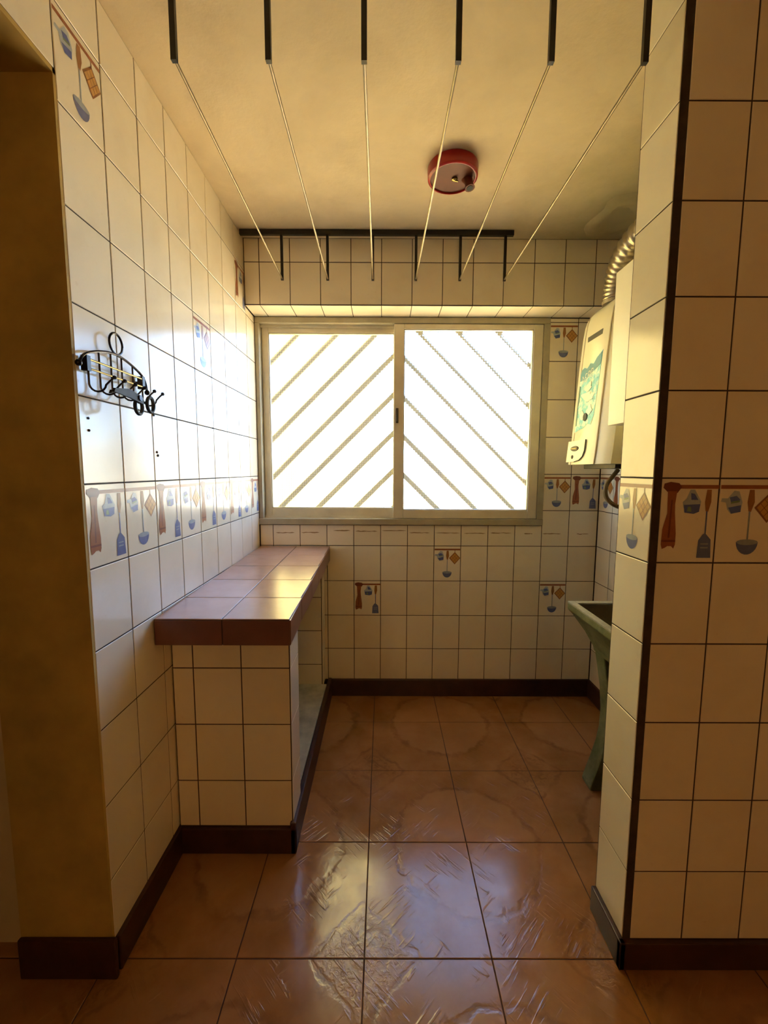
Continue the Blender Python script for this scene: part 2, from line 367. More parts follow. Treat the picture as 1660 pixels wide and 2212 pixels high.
def motif_b():
    s = [(0, rect(-0.072, 0.072, 0.076, 0.085), 0)]
    # mitt shaped like a little kettle
    s += [(4, [(-0.040, 0.072), (-0.028, 0.070), (-0.019, 0.045), (-0.022, 0.022), (-0.044, 0.017), (-0.054, 0.028), (-0.058, 0.044), (-0.070, 0.046), (-0.068, 0.054), (-0.054, 0.054)], 1)]
    s += [(3, [(-0.050, 0.056), (-0.034, 0.060), (-0.024, 0.050), (-0.046, 0.044)], 2), (3, [(-0.052, 0.032), (-0.022, 0.038), (-0.022, 0.022), (-0.044, 0.018)], 2), (10, [(-0.045, 0.046), (-0.026, 0.050), (-0.026, 0.045), (-0.047, 0.041)], 3)]
    # ladle
    s += [(7, [(-0.004, 0.074), (0.007, 0.074), (0.010, 0.045), (0.003, 0.022), (-0.003, 0.024), (-0.007, 0.045)], 1)]
    s += [(6, rect(-0.002, 0.002, -0.052, 0.024), 1)]
    s += [(5, ell(0.0, -0.050, 0.026, 0.030, 12, PI, 2*PI), 1), (6, ell(0.0, -0.050, 0.026, 0.007, 14), 2)]
    # quilted pot holder
    s += [(9, [(0.042, 0.066), (0.073, 0.032), (0.042, -0.004), (0.010, 0.032)], 1), (8, [(0.042, 0.060), (0.068, 0.032), (0.042, 0.002), (0.016, 0.032)], 2)]
    for f_ in (0.33, 0.67):
        a = Vector((0.042, 0.060)).lerp(Vector((0.068, 0.032)), f_); b = Vector((0.016, 0.032)).lerp(Vector((0.042, 0.002)), f_)
        s.append((9, [(a.x, a.y+0.0012), (a.x, a.y-0.0012), (b.x, b.y-0.0012), (b.x, b.y+0.0012)], 3))
        a = Vector((0.042, 0.060)).lerp(Vector((0.016, 0.032)), f_); b = Vector((0.068, 0.032)).lerp(Vector((0.042, 0.002)), f_)
        s.append((9, [(a.x, a.y+0.0012), (a.x, a.y-0.0012), (b.x, b.y-0.0012), (b.x, b.y+0.0012)], 3))
    s += [(9, rect(0.0405, 0.0435, 0.062, 0.078), 1)]
    return s
MOTIF = {}
for k_, fn in (('A', motif_a), ('B', motif_b)):
    vs, fs, ix = flat(fn())
    MOTIF[k_] = mesh('tile_print', vs, fs, PM, ix)

TILES = {}
TT = 0.006
def tile_mesh(w, h, mat, th=TT):
    k = (round(w, 3), round(h, 3), mat, th)
    if k not in TILES:
        e = 0.0011; a, b = w/2, h/2
        vs = [(x*a, y*b, -th) for y in (-1, 1) for x in (-1, 1)]+[(x*a, y*b, -e) for y in (-1, 1) for x in (-1, 1)]+[(x*(a-e), y*(b-e), 0) for y in (-1, 1) for x in (-1, 1)]
        fs = [(8, 9, 11, 10)]
        for q in (0, 4): fs += [(q, q+1, q+5, q+4), (q+1, q+3, q+7, q+5), (q+3, q+2, q+6, q+7), (q+2, q, q+4, q+6)]
        TILES[k] = mesh('tile', vs, fs, mat)
    return TILES[k]
GAP = 0.0034
def put_tile(parent, c, U, V, w, h, mat='tile', motif=None, name='tile', gap=GAP, th=TT, jitter=0.0015):
    """one tile: centre c of its glazed face, U to the viewer's right, V up"""
    U, V = Vector(U).normalized(), Vector(V).normalized(); N = U.cross(V)
    o = bpy.data.objects.new(name, tile_mesh(w-gap, h-gap, mat, th)); COL.objects.link(o)
    o.parent = parent; c = Vector(c)+Vector((0, 0, H))
    rot = Matrix((U, V, N)).transposed().to_4x4()
    j = Matrix.Rotation(random.uniform(-jitter, jitter), 4, 'X') @ Matrix.Rotation(random.uniform(-jitter, jitter), 4, 'Y')
    o.matrix_basis = Matrix.Translation(c-wpos(parent)) @ rot @ j
    if motif:
        d = bpy.data.objects.new('tile_print', MOTIF[motif]); COL.objects.link(d); d.parent = o
        if w < 0.148: d.scale = (w/0.15, 1, 1)
    return o
def tile_grid(parent, axis_pos, plane, ucuts, vcuts, motifs=None, skip=None, mat='tile', sign=1):
    """plane 'Y': wall facing -Y (u=+X); 'L': wall facing +X (u=+Y); 'R': wall facing -X (u=-Y)"""
    for i in range(len(ucuts)-1):
        for j in range(len(vcuts)-1):
            if skip and skip(i, j): continue
            u0, u1, v0, v1 = ucuts[i], ucuts[i+1], vcuts[j], vcuts[j+1]
            w, h = abs(u1-u0), abs(v1-v0); uc, vc = (u0+u1)/2, (v0+v1)/2
            if plane == 'Y': c, U = (uc, axis_pos, vc), (1, 0, 0)
            elif plane == 'L': c, U = (axis_pos, uc, vc), (0, 1, 0)
            else: c, U = (axis_pos, uc, vc), (0, -1, 0)
            put_tile(parent, c, U, (0, 0, 1), w, h, mat, (motifs or {}).get((i, j)))

# ---------------------------------------------------------------- the room
F, C = -1.30, 1.122
XL, XR, YB, YU, XP, YP0, YP1 = -0.689, 1.195, 2.29, 2.138, 0.632, 0.969, 1.111
b = 0.0016    # tiles stand proud of the grout by this much
# floor
fl = struct('floor', MB().box(-2.2, 2.3, -2.3, 2.6, F-0.12, F-0.0016), 'floor_grout', 'brown patterned ceramic tile floor of the laundry room', 'floor')
fxs = [FX0-FPX*k for k in range(4, 0, -1)]+[FX0+FPX*k for k in range(0, 7)]
fys = [FY0-FPY*k for k in range(8, 0, -1)]+[FY0, FY0+FPY, FY0+2*FPY, YB]
for i in range(len(fxs)-1):
    for j in range(len(fys)-1):
        put_tile(fl, ((fxs[i]+fxs[i+1])/2, (fys[j]+fys[j+1])/2, F), (1, 0, 0), (0, 1, 0), fxs[i+1]-fxs[i], fys[j+1]-fys[j], 'floor', gap=0.0028, name='floor_tile', jitter=0.0006)
struct('ceiling', MB().box(-2.2, 2.3, -2.3, 2.45, C, C+0.15), 'ceiling', 'blotchy cream plaster ceiling with a mouldy corner', 'ceiling')

# rough mortar patch where the flue was made good
pm, pf_ = [], []
rm = random.Random(11)
for k in range(28):
    a_ = 2*PI*k/28; w_ = 1+0.16*math.sin(3*a_+1)+rm.uniform(-0.08, 0.08)
    for rr, hh in ((0.160, 0.0), (0.135, 0.012), (0.105, 0.016), (0.085, 0.004), (0.06, 0.0)):
        pm.append((1.045+rr*w_*math.cos(a_)*0.85, 1.955+rr*w_*math.sin(a_)*0.95, C-hh*rm.uniform(0.6, 1.2)-0.0005))
for k in range(28):
    for q in range(4): pf_.append((k*5+q, k*5+q+1, ((k+1) % 28)*5+q+1, ((k+1) % 28)*5+q))
struct('trim_1', MB().add(pm, pf_), 'ceiling', 'rough ring of mortar smeared on the ceiling above the water heater', 'mortar patch', smooth='all')
# left wall with doorway
wl_ = MB().box(-0.922, XL-b, 0.953+0.004, 2.45, F, C).box(-0.922, XL-b, -0.05, 0.957, 0.829, C).box(-0.922, XL-b, -2.3, -0.05, F, C)
WL = struct('wall_left', wl_, ['grout'], 'cream tiled wall running from doorway to window, with printed border row', 'wall')
rows_l = [-1.205, -1.041, -0.840, -0.638, -0.437, -0.236, -0.035, 0.166, 0.367, 0.568, 0.772, 0.972, C]
cols_l = [0.953]+[1.104+0.15*k for k in range(8)]+[2.285]
mo = {(i, 5): 'AB'[i % 2] for i in range(9)}
mo.update({(0, 10): 'B', (4, 8): 'B', (7, 10): 'A'})
tile_grid(WL, XL, 'L', cols_l, rows_l, mo, skip=lambda i, j: (i == 8 and j >= 10))
tile_grid(WL, XL, 'L', [0.053, 0.203, 0.353, 0.503, 0.653, 0.803, 0.953], [0.829, 0.972, C])
tile_grid(WL, XL, 'L', [2.154, 2.285], [0.772, 0.806])
# door jamb and soffit (thin plaster lining of the doorway)
struct('door_1', MB().box(-0.924, XL-0.001, 0.947, 0.957, F, 0.829).box(-0.924, XL-0.001, -0.05, 0.957, 0.819, 0.829).box(-0.924, XL-0.001, -0.05, -0.04, F, 0.829), 'jamb', 'ochre plastered doorway lining with no door, at end of tiled wall', 'door')
struct('wall_hall', MB().box(-2.2, -0.925, 1.02, 1.12, F, C).box(-2.2, -2.1, -2.3, 1.12, F, C), 'plaster', 'plain cream wall of the hallway beyond the doorway', 'wall')
# back wall round the window
WX0, WX1, WZ0, WZ1 = -0.688, 0.885, -0.302, 0.806
wb = MB().box(XL-0.25, XR+0.2, YB+b, YB+0.16, F, WZ0).box(WX1, XR+0.2, YB+b, YB+0.16, WZ0, C).box(XL-0.25, WX0, YB+b, YB+0.16, WZ0, C).box(WX0, WX1, YB+b, YB+0.16, WZ1, C)
WB = struct('wall_back', wb, ['grout'], 'cream tiled wall below and beside the window', 'wall')
cols_b = [XL+0.002, -0.615, -0.465, -0.315, -0.165, -0.015, 0.135, 0.285, 0.435, 0.585, 0.735, 0.885, 1.035, XR-0.002]
rows_b = [-1.205, -1.020, -0.823, -0.622, -0.421, WZ0-0.002]
tile_grid(WB, YB, 'Y', cols_b[:12], rows_b, {(4, 2): 'A', (7, 3): 'B'})
tile_grid(WB, YB, 'Y', cols_b[11:], [-1.205, -1.020, -0.823, -0.622, -0.421, -0.220, -0.019, 0.182, 0.383, 0.584, 0.785, 0.806], {(0, 2): 'B', (0, 5): 'B', (1, 5): 'A', (0, 9): 'B'})
# worn brown line under the window, a short dash on each tile
rl = random.Random(3)
for i in range(1, 13):
    a_, b_ = cols_b[i]+0.004, cols_b[i+1]-0.004
    p0 = a_+rl.uniform(0, 0.05)*(1 if i not in (4, 5, 6) else 0.2); p1 = b_-rl.uniform(0, 0.05); zc_ = (-0.336 if i in (3, 4, 5) else -0.348)+rl.uniform(-0.003, 0.003)
    up_ = [(p0+(p1-p0)*q/8, zc_+0.0035*rl.uniform(0.2, 1)*(1 if 0 < q < 8 else 0.1)) for q in range(9)]
    dn_ = [(p0+(p1-p0)*q/8, zc_-0.0035*rl.uniform(0.2, 1)*(1 if 0 < q < 8 else 0.1)) for q in range(8, -1, -1)]
    MB().prism(up_+dn_, 1, YB-0.0006, YB+0.001).build('worn_line', 'p_smudge', WB)
# beam over the window
WU = struct('wall_beam', MB().box(XL, XR, YU+b, YB+0.05, 0.808+b, C), ['grout'], 'tiled beam projecting above the window under the ceiling', 'beam')
cols_u = [XL+0.002, -0.613, -0.463, -0.313, -0.163, -0.013, 0.137, 0.287, 0.437, 0.587, 0.737, 0.887, 1.037, XR-0.002]
tile_grid(WU, YU, 'Y', cols_u, [0.812, 1.011, C])
for i in range(len(cols_u)-1):
    put_tile(WU, ((cols_u[i]+cols_u[i+1])/2, (YU+YB)/2, 0.808), (1, 0, 0), (0, -1, 0), cols_u[i+1]-cols_u[i], YB-YU-0.002, 'tile')
# alcove wall on the right
WR = struct('wall_right', MB().box(XR+b, XR+0.16, YP1, YB+0.16, F, C), ['grout'], 'cream tiled side wall of the alcove behind heater and sink', 'wall')
cols_r = [YB-0.002]+[2.15-0.15*k for k in range(7)]+[YP1+0.004]
rows_r = [-1.205, -1.020, -0.823, -0.622, -0.421, -0.220, -0.019, 0.182, 0.383, 0.584, 0.785, 0.985, C]
tile_grid(WR, XR, 'R', cols_r, rows_r, {(i, 5): 'BA'[i % 2] for i in range(8)}, skip=lambda i, j: i == 0 and j >= 10)
# projecting wall end (pillar) with tiled reveal and tiled front
WP = struct('wall_pillar', MB().box(XP+b, 2.3, YP0+b, YP1, F, C), ['grout'], 'tiled wall end projecting beside the alcove, dark grout at its corner', 'wall')
rows_p = [-1.222, -1.028, -0.829, -0.621, -0.418, -0.217, -0.016, 0.184, 0.389, 0.590, 0.790, 0.990, C]
tile_grid(WP, XP, 'R', [YP1-0.002, YP0+0.002], rows_p, {(0, 5): 'B'})
cols_p = [0.6505, 0.787, 0.937, 1.087, 1.237, 1.387, 1.537]
tile_grid(WP, YP0, 'Y', cols_p, rows_p, {(i, 5): 'AB'[i % 2] for i in range(6)})
# rest of the adjoining kitchen, behind the viewer
struct('wall_rear', MB().box(-2.2, 2.3, -2.3, -2.2, F, C), 'rear', 'plain warm plaster wall behind the viewer', 'wall')
struct('wall_kitchen', MB().box(2.2, 2.3, -2.2, YP0, F, C), 'rear', 'plain warm plaster side wall of the kitchen', 'wall')
# baseboards
struct('baseboard_back', MB().box(-0.30, XR, YB-0.014, YB+0.004, F, -1.200), 'base', 'dark red baseboard under the window wall', 'baseboard', bevel=0.003)
struct('baseboard_left', MB().box(XL-0.004, XL+0.012, 0.957, 1.296, F, -1.203), 'base', 'dark red baseboard between doorway and tiled counter', 'baseboard', bevel=0.003)
struct('baseboard_jamb', MB().box(-0.925, XL+0.012, 0.935, 0.947, F, -1.190), 'base', 'dark baseboard at the foot of the doorway jamb', 'baseboard', bevel=0.003)
struct('baseboard_right', MB().box(XR-0.014, XR+0.004, YP1, YB, F, -1.200), 'base', 'dark red baseboard along the alcove side wall', 'baseboard', bevel=0.003)
struct('baseboard_pillar', MB().box(XP-0.012, XP+0.004, YP0-0.012, YP1, F, -1.222).box(XP-0.012, 2.2, YP0-0.012, YP0+0.004, F, -1.222), 'base', 'dark baseboard wrapping the projecting wall end', 'baseboard', bevel=0.003)

# ---------------------------------------------------------------- window
WN = thing('window_1', (0.1, YB, H+WZ0), 'aluminium sliding window with two patterned glass sashes', 'window', kind='structure')
y0, y1 = YB-0.006, YB+0.085
fr = MB()
MB().box(WX0, WX1, y0, y1, WZ1-0.030, WZ1).build('frame_head', 'alu_dark', WN, bevel=0.003)
MB().box(WX0, WX1, y0-0.008, y1, WZ0, WZ0+0.034).build('frame_sill', 'alu_dark', WN, bevel=0.003)
MB().box(WX0, WX0+0.022, y0, y1, WZ0+0.034, WZ1-0.030).build('frame_side', 'alu_dark', WN, bevel=0.003)
MB().box(WX1-0.034, WX1, y0, y1, WZ0+0.034, WZ1-0.030).build('frame_side', 'alu_dark', WN, bevel=0.003)
MB().box(WX0+0.022, WX1-0.034, y0+0.034, y0+0.038, WZ0+0.034, WZ0+0.048).build('track', 'alu', WN)
MB().box(WX0+0.022, WX1-0.034, y0+0.034, y0+0.038, WZ1-0.044, WZ1-0.030).build('track', 'alu', WN)
def sash(x0, x1, px0, px1, z0, z1, pz0, pz1, ya, yb, latch):
    s_ = MB().box(x0, px0, ya, yb, z0, z1).box(px1, x1, ya, yb, z0, z1).box(px0, px1, ya, yb, z0, pz0).box(px0, px1, ya, yb, pz1, z1)
    s = s_.build('sash', 'alu', WN, bevel=0.0025)
    g = MB().box(px0-0.004, px1+0.004, (ya+yb)/2-0.002, (ya+yb)/2+0.002, pz0-0.004, pz1+0.004).build('pane', 'glass', s)
    MB().box(px0, px0+0.004, ya+0.004, yb-0.004, pz0, pz1).box(px1-0.004, px1, ya+0.004, yb-0.004, pz0, pz1).box(px0, px1, ya+0.004, yb-0.004, pz0, pz0+0.004).box(px0, px1, ya+0.004, yb-0.004, pz1-0.004, pz1).build('gasket', 'alu_dark', s)
    if latch:
        MB().box(x0+0.012, x0+0.026, ya-0.006, ya, 0.255, 0.335).box(x0+0.015, x0+0.023, ya-0.013, ya-0.006, 0.262, 0.300).build('latch', 'latch', s, bevel=0.002)
sash(-0.664, 0.100, -0.628, 0.056, WZ0+0.040, WZ1-0.034, -0.214, 0.738, y0+0.044, y0+0.070, False)
sash(0.054, 0.850, 0.108, 0.800, WZ0+0.036, WZ1-0.032, -0.219, 0.748, y0+0.006, y0+0.032, True)
# security grille outside, bars in a chevron
GR = thing('window_grille', (0.08, 2.42, H-0.3), 'olive iron security grille with diagonal bars outside the window', 'grille')
gy0, gy1, gx0, gx1, gz0, gz1 = 2.412, 2.424, -0.675, 0.850, -0.285, 0.790
MB().box(gx0, gx0+0.02, gy0, gy1, gz0, gz1).box(gx1-0.02, gx1, gy0, gy1, gz0, gz1).box(gx0, gx1, gy0, gy1, gz0, gz0+0.02).box(gx0, gx1, gy0, gy1, gz1-0.02, gz1).box(0.070, 0.092, gy0, gy1, gz0, gz1).build('grille_frame', 'bar', GR)
def diag(c, s, xa, xb):
    # line z = s*x + c clipped to the frame
    pts = []
    lo, hi = xa, xb
    for zz in (gz0, gz1):
        xx = (zz-c)/s
        if (s > 0) == (zz == gz0): lo = max(lo, xx)
        else: hi = min(hi, xx)
    if hi-lo < 0.03: return
    a, b_ = Vector((lo, 0, s*lo+c)), Vector((hi, 0, s*hi+c)); n_ = Vector((-s, 0, 1)).normalized()*0.0140
    ps = [a-n_, b_-n_, b_+n_, a+n_]
    MB().prism([(q.x, q.z) for q in ps], 1, gy0+0.001, gy1-0.001).build('bar', 'bar', GR)
for k in range(-1, 9): diag(1.235-0.2155*k, 0.985, gx0+0.01, 0.08)
for k in range(-5, 6): diag(0.742+0.2185*k, -0.985, 0.08, gx1-0.01)

# ---------------------------------------------------------------- tiled masonry counter
ct = thing('tiled_counter', (-0.49, 1.75, H+F), 'masonry counter with glossy reddish tile top along the tiled wall', 'counter')
xr_n, xr_f, zt_n, zt_f, ya, yb = -0.278, -0.300, -0.445, -0.423, 1.200, YB-0.004
xl_ = XL+0.002
def ztop(y): return zt_n+(zt_f-zt_n)*(y-ya)/(yb-ya)
def xrt(y): return xr_n+(xr_f-xr_n)*(y-ya)/(yb-ya)
e = 0.0025
slab = MB().hexa([(xl_, ya+e, zt_n-0.080), (xr_n-e, ya+e, zt_n-0.080), (xl_, yb, zt_f-0.080), (xr_f-e, yb, zt_f-0.080),
                  (xl_, ya+e, zt_n-e), (xr_n-e, ya+e, zt_n-e), (xl_, yb, zt_f-e), (xr_f-e, yb, zt_f-e)]).build('worktop_slab', 'grout', ct)
ys = [ya+0.001, 1.40, 1.62, 1.84, 2.06, yb]; xm = -0.483
slope = Vector((0, yb-ya, zt_f-zt_n)).normalized()
for k in range(5):
    yc = (ys[k]+ys[k+1])/2; w2 = (ys[k+1]-ys[k])
    for xa_, xb_ in ((xl_, xm), (xm, xrt(yc))):
        put_tile(slab, ((xa_+xb_)/2, yc, ztop(yc)), (1, 0, 0), slope, xb_-xa_, w2, 'worktop', name='top_tile', jitter=0.0002)
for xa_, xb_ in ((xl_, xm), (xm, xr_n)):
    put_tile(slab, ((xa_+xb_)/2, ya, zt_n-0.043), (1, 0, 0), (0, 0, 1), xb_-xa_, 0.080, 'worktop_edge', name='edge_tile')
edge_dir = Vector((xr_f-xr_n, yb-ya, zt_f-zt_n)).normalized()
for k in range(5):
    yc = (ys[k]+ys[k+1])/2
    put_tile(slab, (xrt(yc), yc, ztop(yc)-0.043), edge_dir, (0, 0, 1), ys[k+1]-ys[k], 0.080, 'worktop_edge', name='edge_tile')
# near support panel
PX1 = -0.302
sp = MB().box(xl_, PX1-b, 1.295+b, 1.420, F, -0.520).build('support_panel', 'grout', ct)
tile_grid(sp, 1.295, 'Y', [xl_, -0.620, -0.463, PX1-0.003], [-1.205, -1.040, -0.840, -0.645, -0.522])
for z0_, z1_ in ((-1.205, -1.040), (-1.040, -0.840), (-0.840, -0.645), (-0.645, -0.522)):
    put_tile(sp, (PX1, 1.358, (z0_+z1_)/2), (0, 1, 0), (0, 0, 1), 0.124, z1_-z0_, 'tile')
MB().box(xl_, PX1+0.010, 1.284, 1.300, F, -1.207).box(PX1-0.010, PX1+0.010, 1.284, 2.27, F, -1.185).build('counter_baseboard', 'base', ct, bevel=0.004)
# far support panel and cupboard floor
sp2 = MB().box(xl_, -0.335, 2.195+b, 2.270, F, -0.505).build('support_panel', 'grout', ct)
tile_grid(sp2, 2.195, 'Y', [xl_, -0.62, -0.478, -0.337], [-1.19, -1.07, -0.878, -0.690, -0.507])
put_tile(sp2, (-0.329, 2.232, -0.85), (0, 1, 0), (0, 0, 1), 0.070, 0.68, 'tile')
MB().box(xl_, PX1-0.011, 1.421, 2.194, F, -1.183).build('cupboard_floor', 'marble', ct)

# ---------------------------------------------------------------- ceiling drying rack
RK = thing('ceiling_drying_rack', (0.05, 1.54, H+C), 'ceiling clothes drying rack of six steel rods on black iron hangers', 'drying rack')
zr, yr0, yr1 = 0.902, 1.010, 2.068
MB().box(-0.680, 0.608, yr1-0.008, yr1+0.008, 1.098, 1.120).build('ceiling_bar', 'iron', RK)
MB().box(-0.560, 0.605, yr0-0.008, yr0+0.008, 1.098, 1.120).build('ceiling_bar', 'iron', RK)
xb_s = [-0.484, -0.268, -0.054, 0.150, 0.359, 0.571]; xf_s = [-0.465, -0.257, -0.046, 0.162, 0.367, 0.574]
for xb1, xf1 in zip(xb_s, xf_s):
    MB().box(xf1-0.0062, xf1+0.0062, yr0-0.005, yr0+0.005, zr-0.006, 1.100).build('hanger', 'iron', RK)
    MB().box(xb1-0.006, xb1+0.006, yr1-0.004, yr1+0.004, zr-0.006, 1.100).build('hanger', 'iron', RK)
    MB().tube([(xf1, yr0-0.004, zr), (xb1, yr1+0.004, zr)], 0.0037, 8).build('rod', 'rod', RK, smooth=True)

# ---------------------------------------------------------------- red lamp base on the ceiling
LX, LY = 0.254, 1.662
LB = thing('ceiling_lamp_base', (LX, LY, H+C), 'round red plastic lamp base on the ceiling, without bulb', 'lamp base')
MB().lathe((LX, LY, C), [(0.092, -0.001), (0.094, -0.006), (0.092, -0.038), (0.086, -0.042), (0.083, -0.042), (0.082, -0.030)], 36).build('canopy', 'red', LB, smooth=True)
MB().lathe((LX, LY, C), [(0.083, -0.028), (0.083, -0.036), (0.02, -0.038)], 36).build('cover_plate', 'redface', LB, smooth=True)
MB().lathe((LX+0.008, LY+0.0, C-0.038), [(0.011, 0.001), (0.011, -0.006), (0.006, -0.009)], 12).tube([(LX+0.008, LY, C-0.046), (LX+0.020, LY-0.004, C-0.050)], 0.003, 6).build('screw', 'wire_gold', LB, smooth=True)
MB().tube([(LX+0.048, LY+0.010, C-0.030), (LX+0.060, LY-0.002, C-0.050), (LX+0.064, LY-0.005, C-0.074)], 0.016, 14).tube([(LX+0.064, LY-0.005, C-0.0735), (LX+0.0642, LY-0.0052, C-0.075)], 0.0185, 14).build('stub_pipe', 'redface', LB, smooth=True)
MB().tube([(LX+0.0642, LY-0.0052, C-0.0745), (LX+0.0644, LY-0.0054, C-0.0762)], 0.012, 12).build('socket_hole', 'black', LB)

# ---------------------------------------------------------------- wire hook rack and scissors
HK = thing('wire_hook_rack', (XL, 1.09, H+0.20), 'bronzed wire hook rack with an arched top and ring on tiled wall', 'hook rack')
hx = XL+0.018
def hp(y, z, dx=0.0): return (hx+dx, y, z)
ar = smoothpath([hp(0.939, 0.233), hp(0.960, 0.257), hp(1.010, 0.276), hp(1.070, 0.285), hp(1.130, 0.276), hp(1.188, 0.253), hp(1.203, 0.216)], 5)
MB().tube(ar, 0.0032, 8).build('arch', 'wire', HK, smooth=True)
for q in (ar[0], ar[-1]): MB().ball(q, 0.0075, 10).build('knob', 'wire', HK, smooth=True)
MB().tube(arc(hp(1.074, 0.3115), 0.0255, 0, 2*PI*23/24, 23, (0, 1, 0), (0, 0, 1)), 0.0028, 8, closed=True).build('ring', 'wire', HK, smooth=True)
for z0_ in (0.249, 0.228): MB().tube([hp(0.966, z0_), hp(1.186, z0_)], 0.0026, 8).build('rail', 'wire_gold', HK, smooth=True)
for y in (0.968, 1.184): MB().box(hx-0.012, hx+0.003, y-0.006, y+0.006, 0.222, 0.256).tube([(XL-0.002, y, 0.239), (hx, y, 0.239)], 0.004, 8).build('bracket', 'iron', HK)
for k, (y, top) in enumerate(((0.968, 0.250), (1.007, 0.274), (1.050, 0.282), (1.092, 0.282), (1.138, 0.272), (1.180, 0.255))):
    pts = [hp(y, top), hp(y, 0.205)]
    pts += [Vector((hx+0.016*(1-math.cos(PI*j/8)), y+0.010*j/8, 0.193-0.016*math.sin(PI*j/8))) for j in range(0, 9)]
    pts += [Vector((hx+0.036, y+0.018, 0.203)), Vector((hx+0.042, y+0.026, 0.213))]
    hk_ = MB().tube(pts, 0.0023, 8).build('hook', 'wire', HK, smooth=True)
    MB().ball(pts[-1], 0.0050, 8).build('hook_tip', 'black', hk_, smooth=True)
SC = thing('scissors', (XL+0.05, 1.16, H+0.17), 'black handled scissors hanging across the wire hook rack', 'scissors')
sx = XL+0.070
for s1 in (-1, 1):
    cy, cz = 1.095+0.020*s1, 0.164+0.005*s1
    MB().tube([(sx+0.004*s1, cy+0.0155*math.cos(2*PI*k/20), cz+0.019*math.sin(2*PI*k/20)) for k in range(20)], 0.0046, 8, closed=True).build('handle_loop', 'black', SC, smooth=True)
    MB().prism([(0.965, 0.174+0.002*s1), (1.025, 0.178-0.006*s1), (1.080, 0.171-0.006*s1), (1.080, 0.184-0.004*s1), (1.025, 0.189+0.004*s1), (0.970, 0.183+0.002*s1)], 0, sx+0.004*s1-0.003, sx+0.004*s1+0.003).build('blade', 'black', SC)
MB().tube([(sx-0.008, 1.064, 0.178), (sx+0.010, 1.064, 0.178)], 0.007, 10).build('pivot', 'wire', SC, smooth=True)
# wall plugs left in the tiles
for y, z, r1, lab in ((1.262, 0.163, 0.0055, 'thick dark screw plug in the tile joint beside the hanging scissors'), (1.270, 0.052, 0.004, 'upper of two dark screw plugs above the printed border row'),
                      (1.275, 0.042, 0.004, 'lower of two dark screw plugs above the printed border row'), (0.982, 0.118, 0.003, 'upper of two small screw plugs under the hook rack beside doorway'),
                      (0.982, 0.090, 0.003, 'lower of two small screw plugs under the hook rack beside doorway'), (1.695, 0.166, 0.003, 'lone small screw plug in a joint between hook rack and window')):
    tag(MB().lathe((XL-0.001, y, z), [(r1, 0.0), (r1, 0.003), (r1*0.5, 0.0045)], 10, axis=0).build('wall_plug', 'black'), lab, 'wall plug', 'screw plugs in the tiled wall')

# ---------------------------------------------------------------- water heater
yn, yf = 1.720, 2.100
HT = thing('water_heater', (1.05, 1.91, H+0.03), 'cream enamel gas water heater with a torn turquoise sticker', 'water heater')
prof = [(0.030, 0.906), (0.10, 0.913), (0.20, 0.920), (0.314, 0.927), (0.493, 0.939), (0.62, 0.949), (0.68, 0.957), (0.712, 0.968), (0.732, 0.986), (0.742, 1.012)]
def hfront(z):
    for k in range(len(prof)-1):
        if z <= prof[k+1][0]: t_ = (z-prof[k][0])/(prof[k+1][0]-prof[k][0]); return prof[k][1]+t_*(prof[k+1][1]-prof[k][1])
    return prof[-1][1]
sts = [(yn, 0.032), (yn+0.030, 0.012), (yn+0.075, 0.0055), (yn+0.085, 0.0), (yf-0.085, 0.0), (yf-0.075, 0.0055), (yf-0.030, 0.012), (yf, 0.032)]
vs, fs = [], []
for y, off in sts:
    for z, x in prof: vs.append((x+off, y, z))
n = len(prof)
for i in range(len(sts)-1):
    for j in range(n-1): fs.append((i*n+j, i*n+j+1, (i+1)*n+j+1, (i+1)*n+j))
base = len(vs)
for y, off in sts: vs += [(1.06, y, 0.030), (1.06, y, 0.745)]
for i in range(len(sts)-1):
    fs.append((i*n+n-1, base+2*i+1, base+2*i+3, (i+1)*n+n-1)); fs.append((i*n, (i+1)*n, base+2*i+2, base+2*i))
fs.append(tuple(range(n))+(base+1, base)); L = len(sts)-1
fs.append(tuple(range(L*n, L*n+n))+(base+2*L+1, base+2*L))
MB().add(vs, fs).build('front_cover', 'heater', HT, smooth=True)
MB().box(1.055, XR-0.012, yn+0.004, yf-0.004, 0.036, 0.745).build('back_body', 'heater_side', HT, bevel=0.006)
MB().box(XR-0.014, XR-0.0005, yn+0.08, yf-0.08, 0.02, 0.70).build('mounting_rail', 'dark_metal', HT)
MB().box(0.985, 1.14, yn+0.05, yf-0.05, 0.010, 0.032).build('burner_tray', 'dark_metal', HT, bevel=0.003)
for yg in (yn+0.080, yf-0.080):
    MB().tube([(x+0.0010, yg, z) for z, x in prof[:-1]], 0.0032, 6).build('cover_groove', 'heater_side', HT)
# vent slot, inspection hole
yc = 1.925
MB().box(hfront(0.605)-0.0012, hfront(0.605)+0.010, yc-0.065, yc+0.065, 0.592, 0.614).build('vent_slot', 'dark_metal', HT, label='narrow dark vent slot')
zc = 0.245
MB().lathe((hfront(zc)-0.0045, yc, zc), [(0.018, 0.004), (0.018, 0.0), (0.014, -0.001)], 18, axis=0).build('inspection_window', 'black', HT)
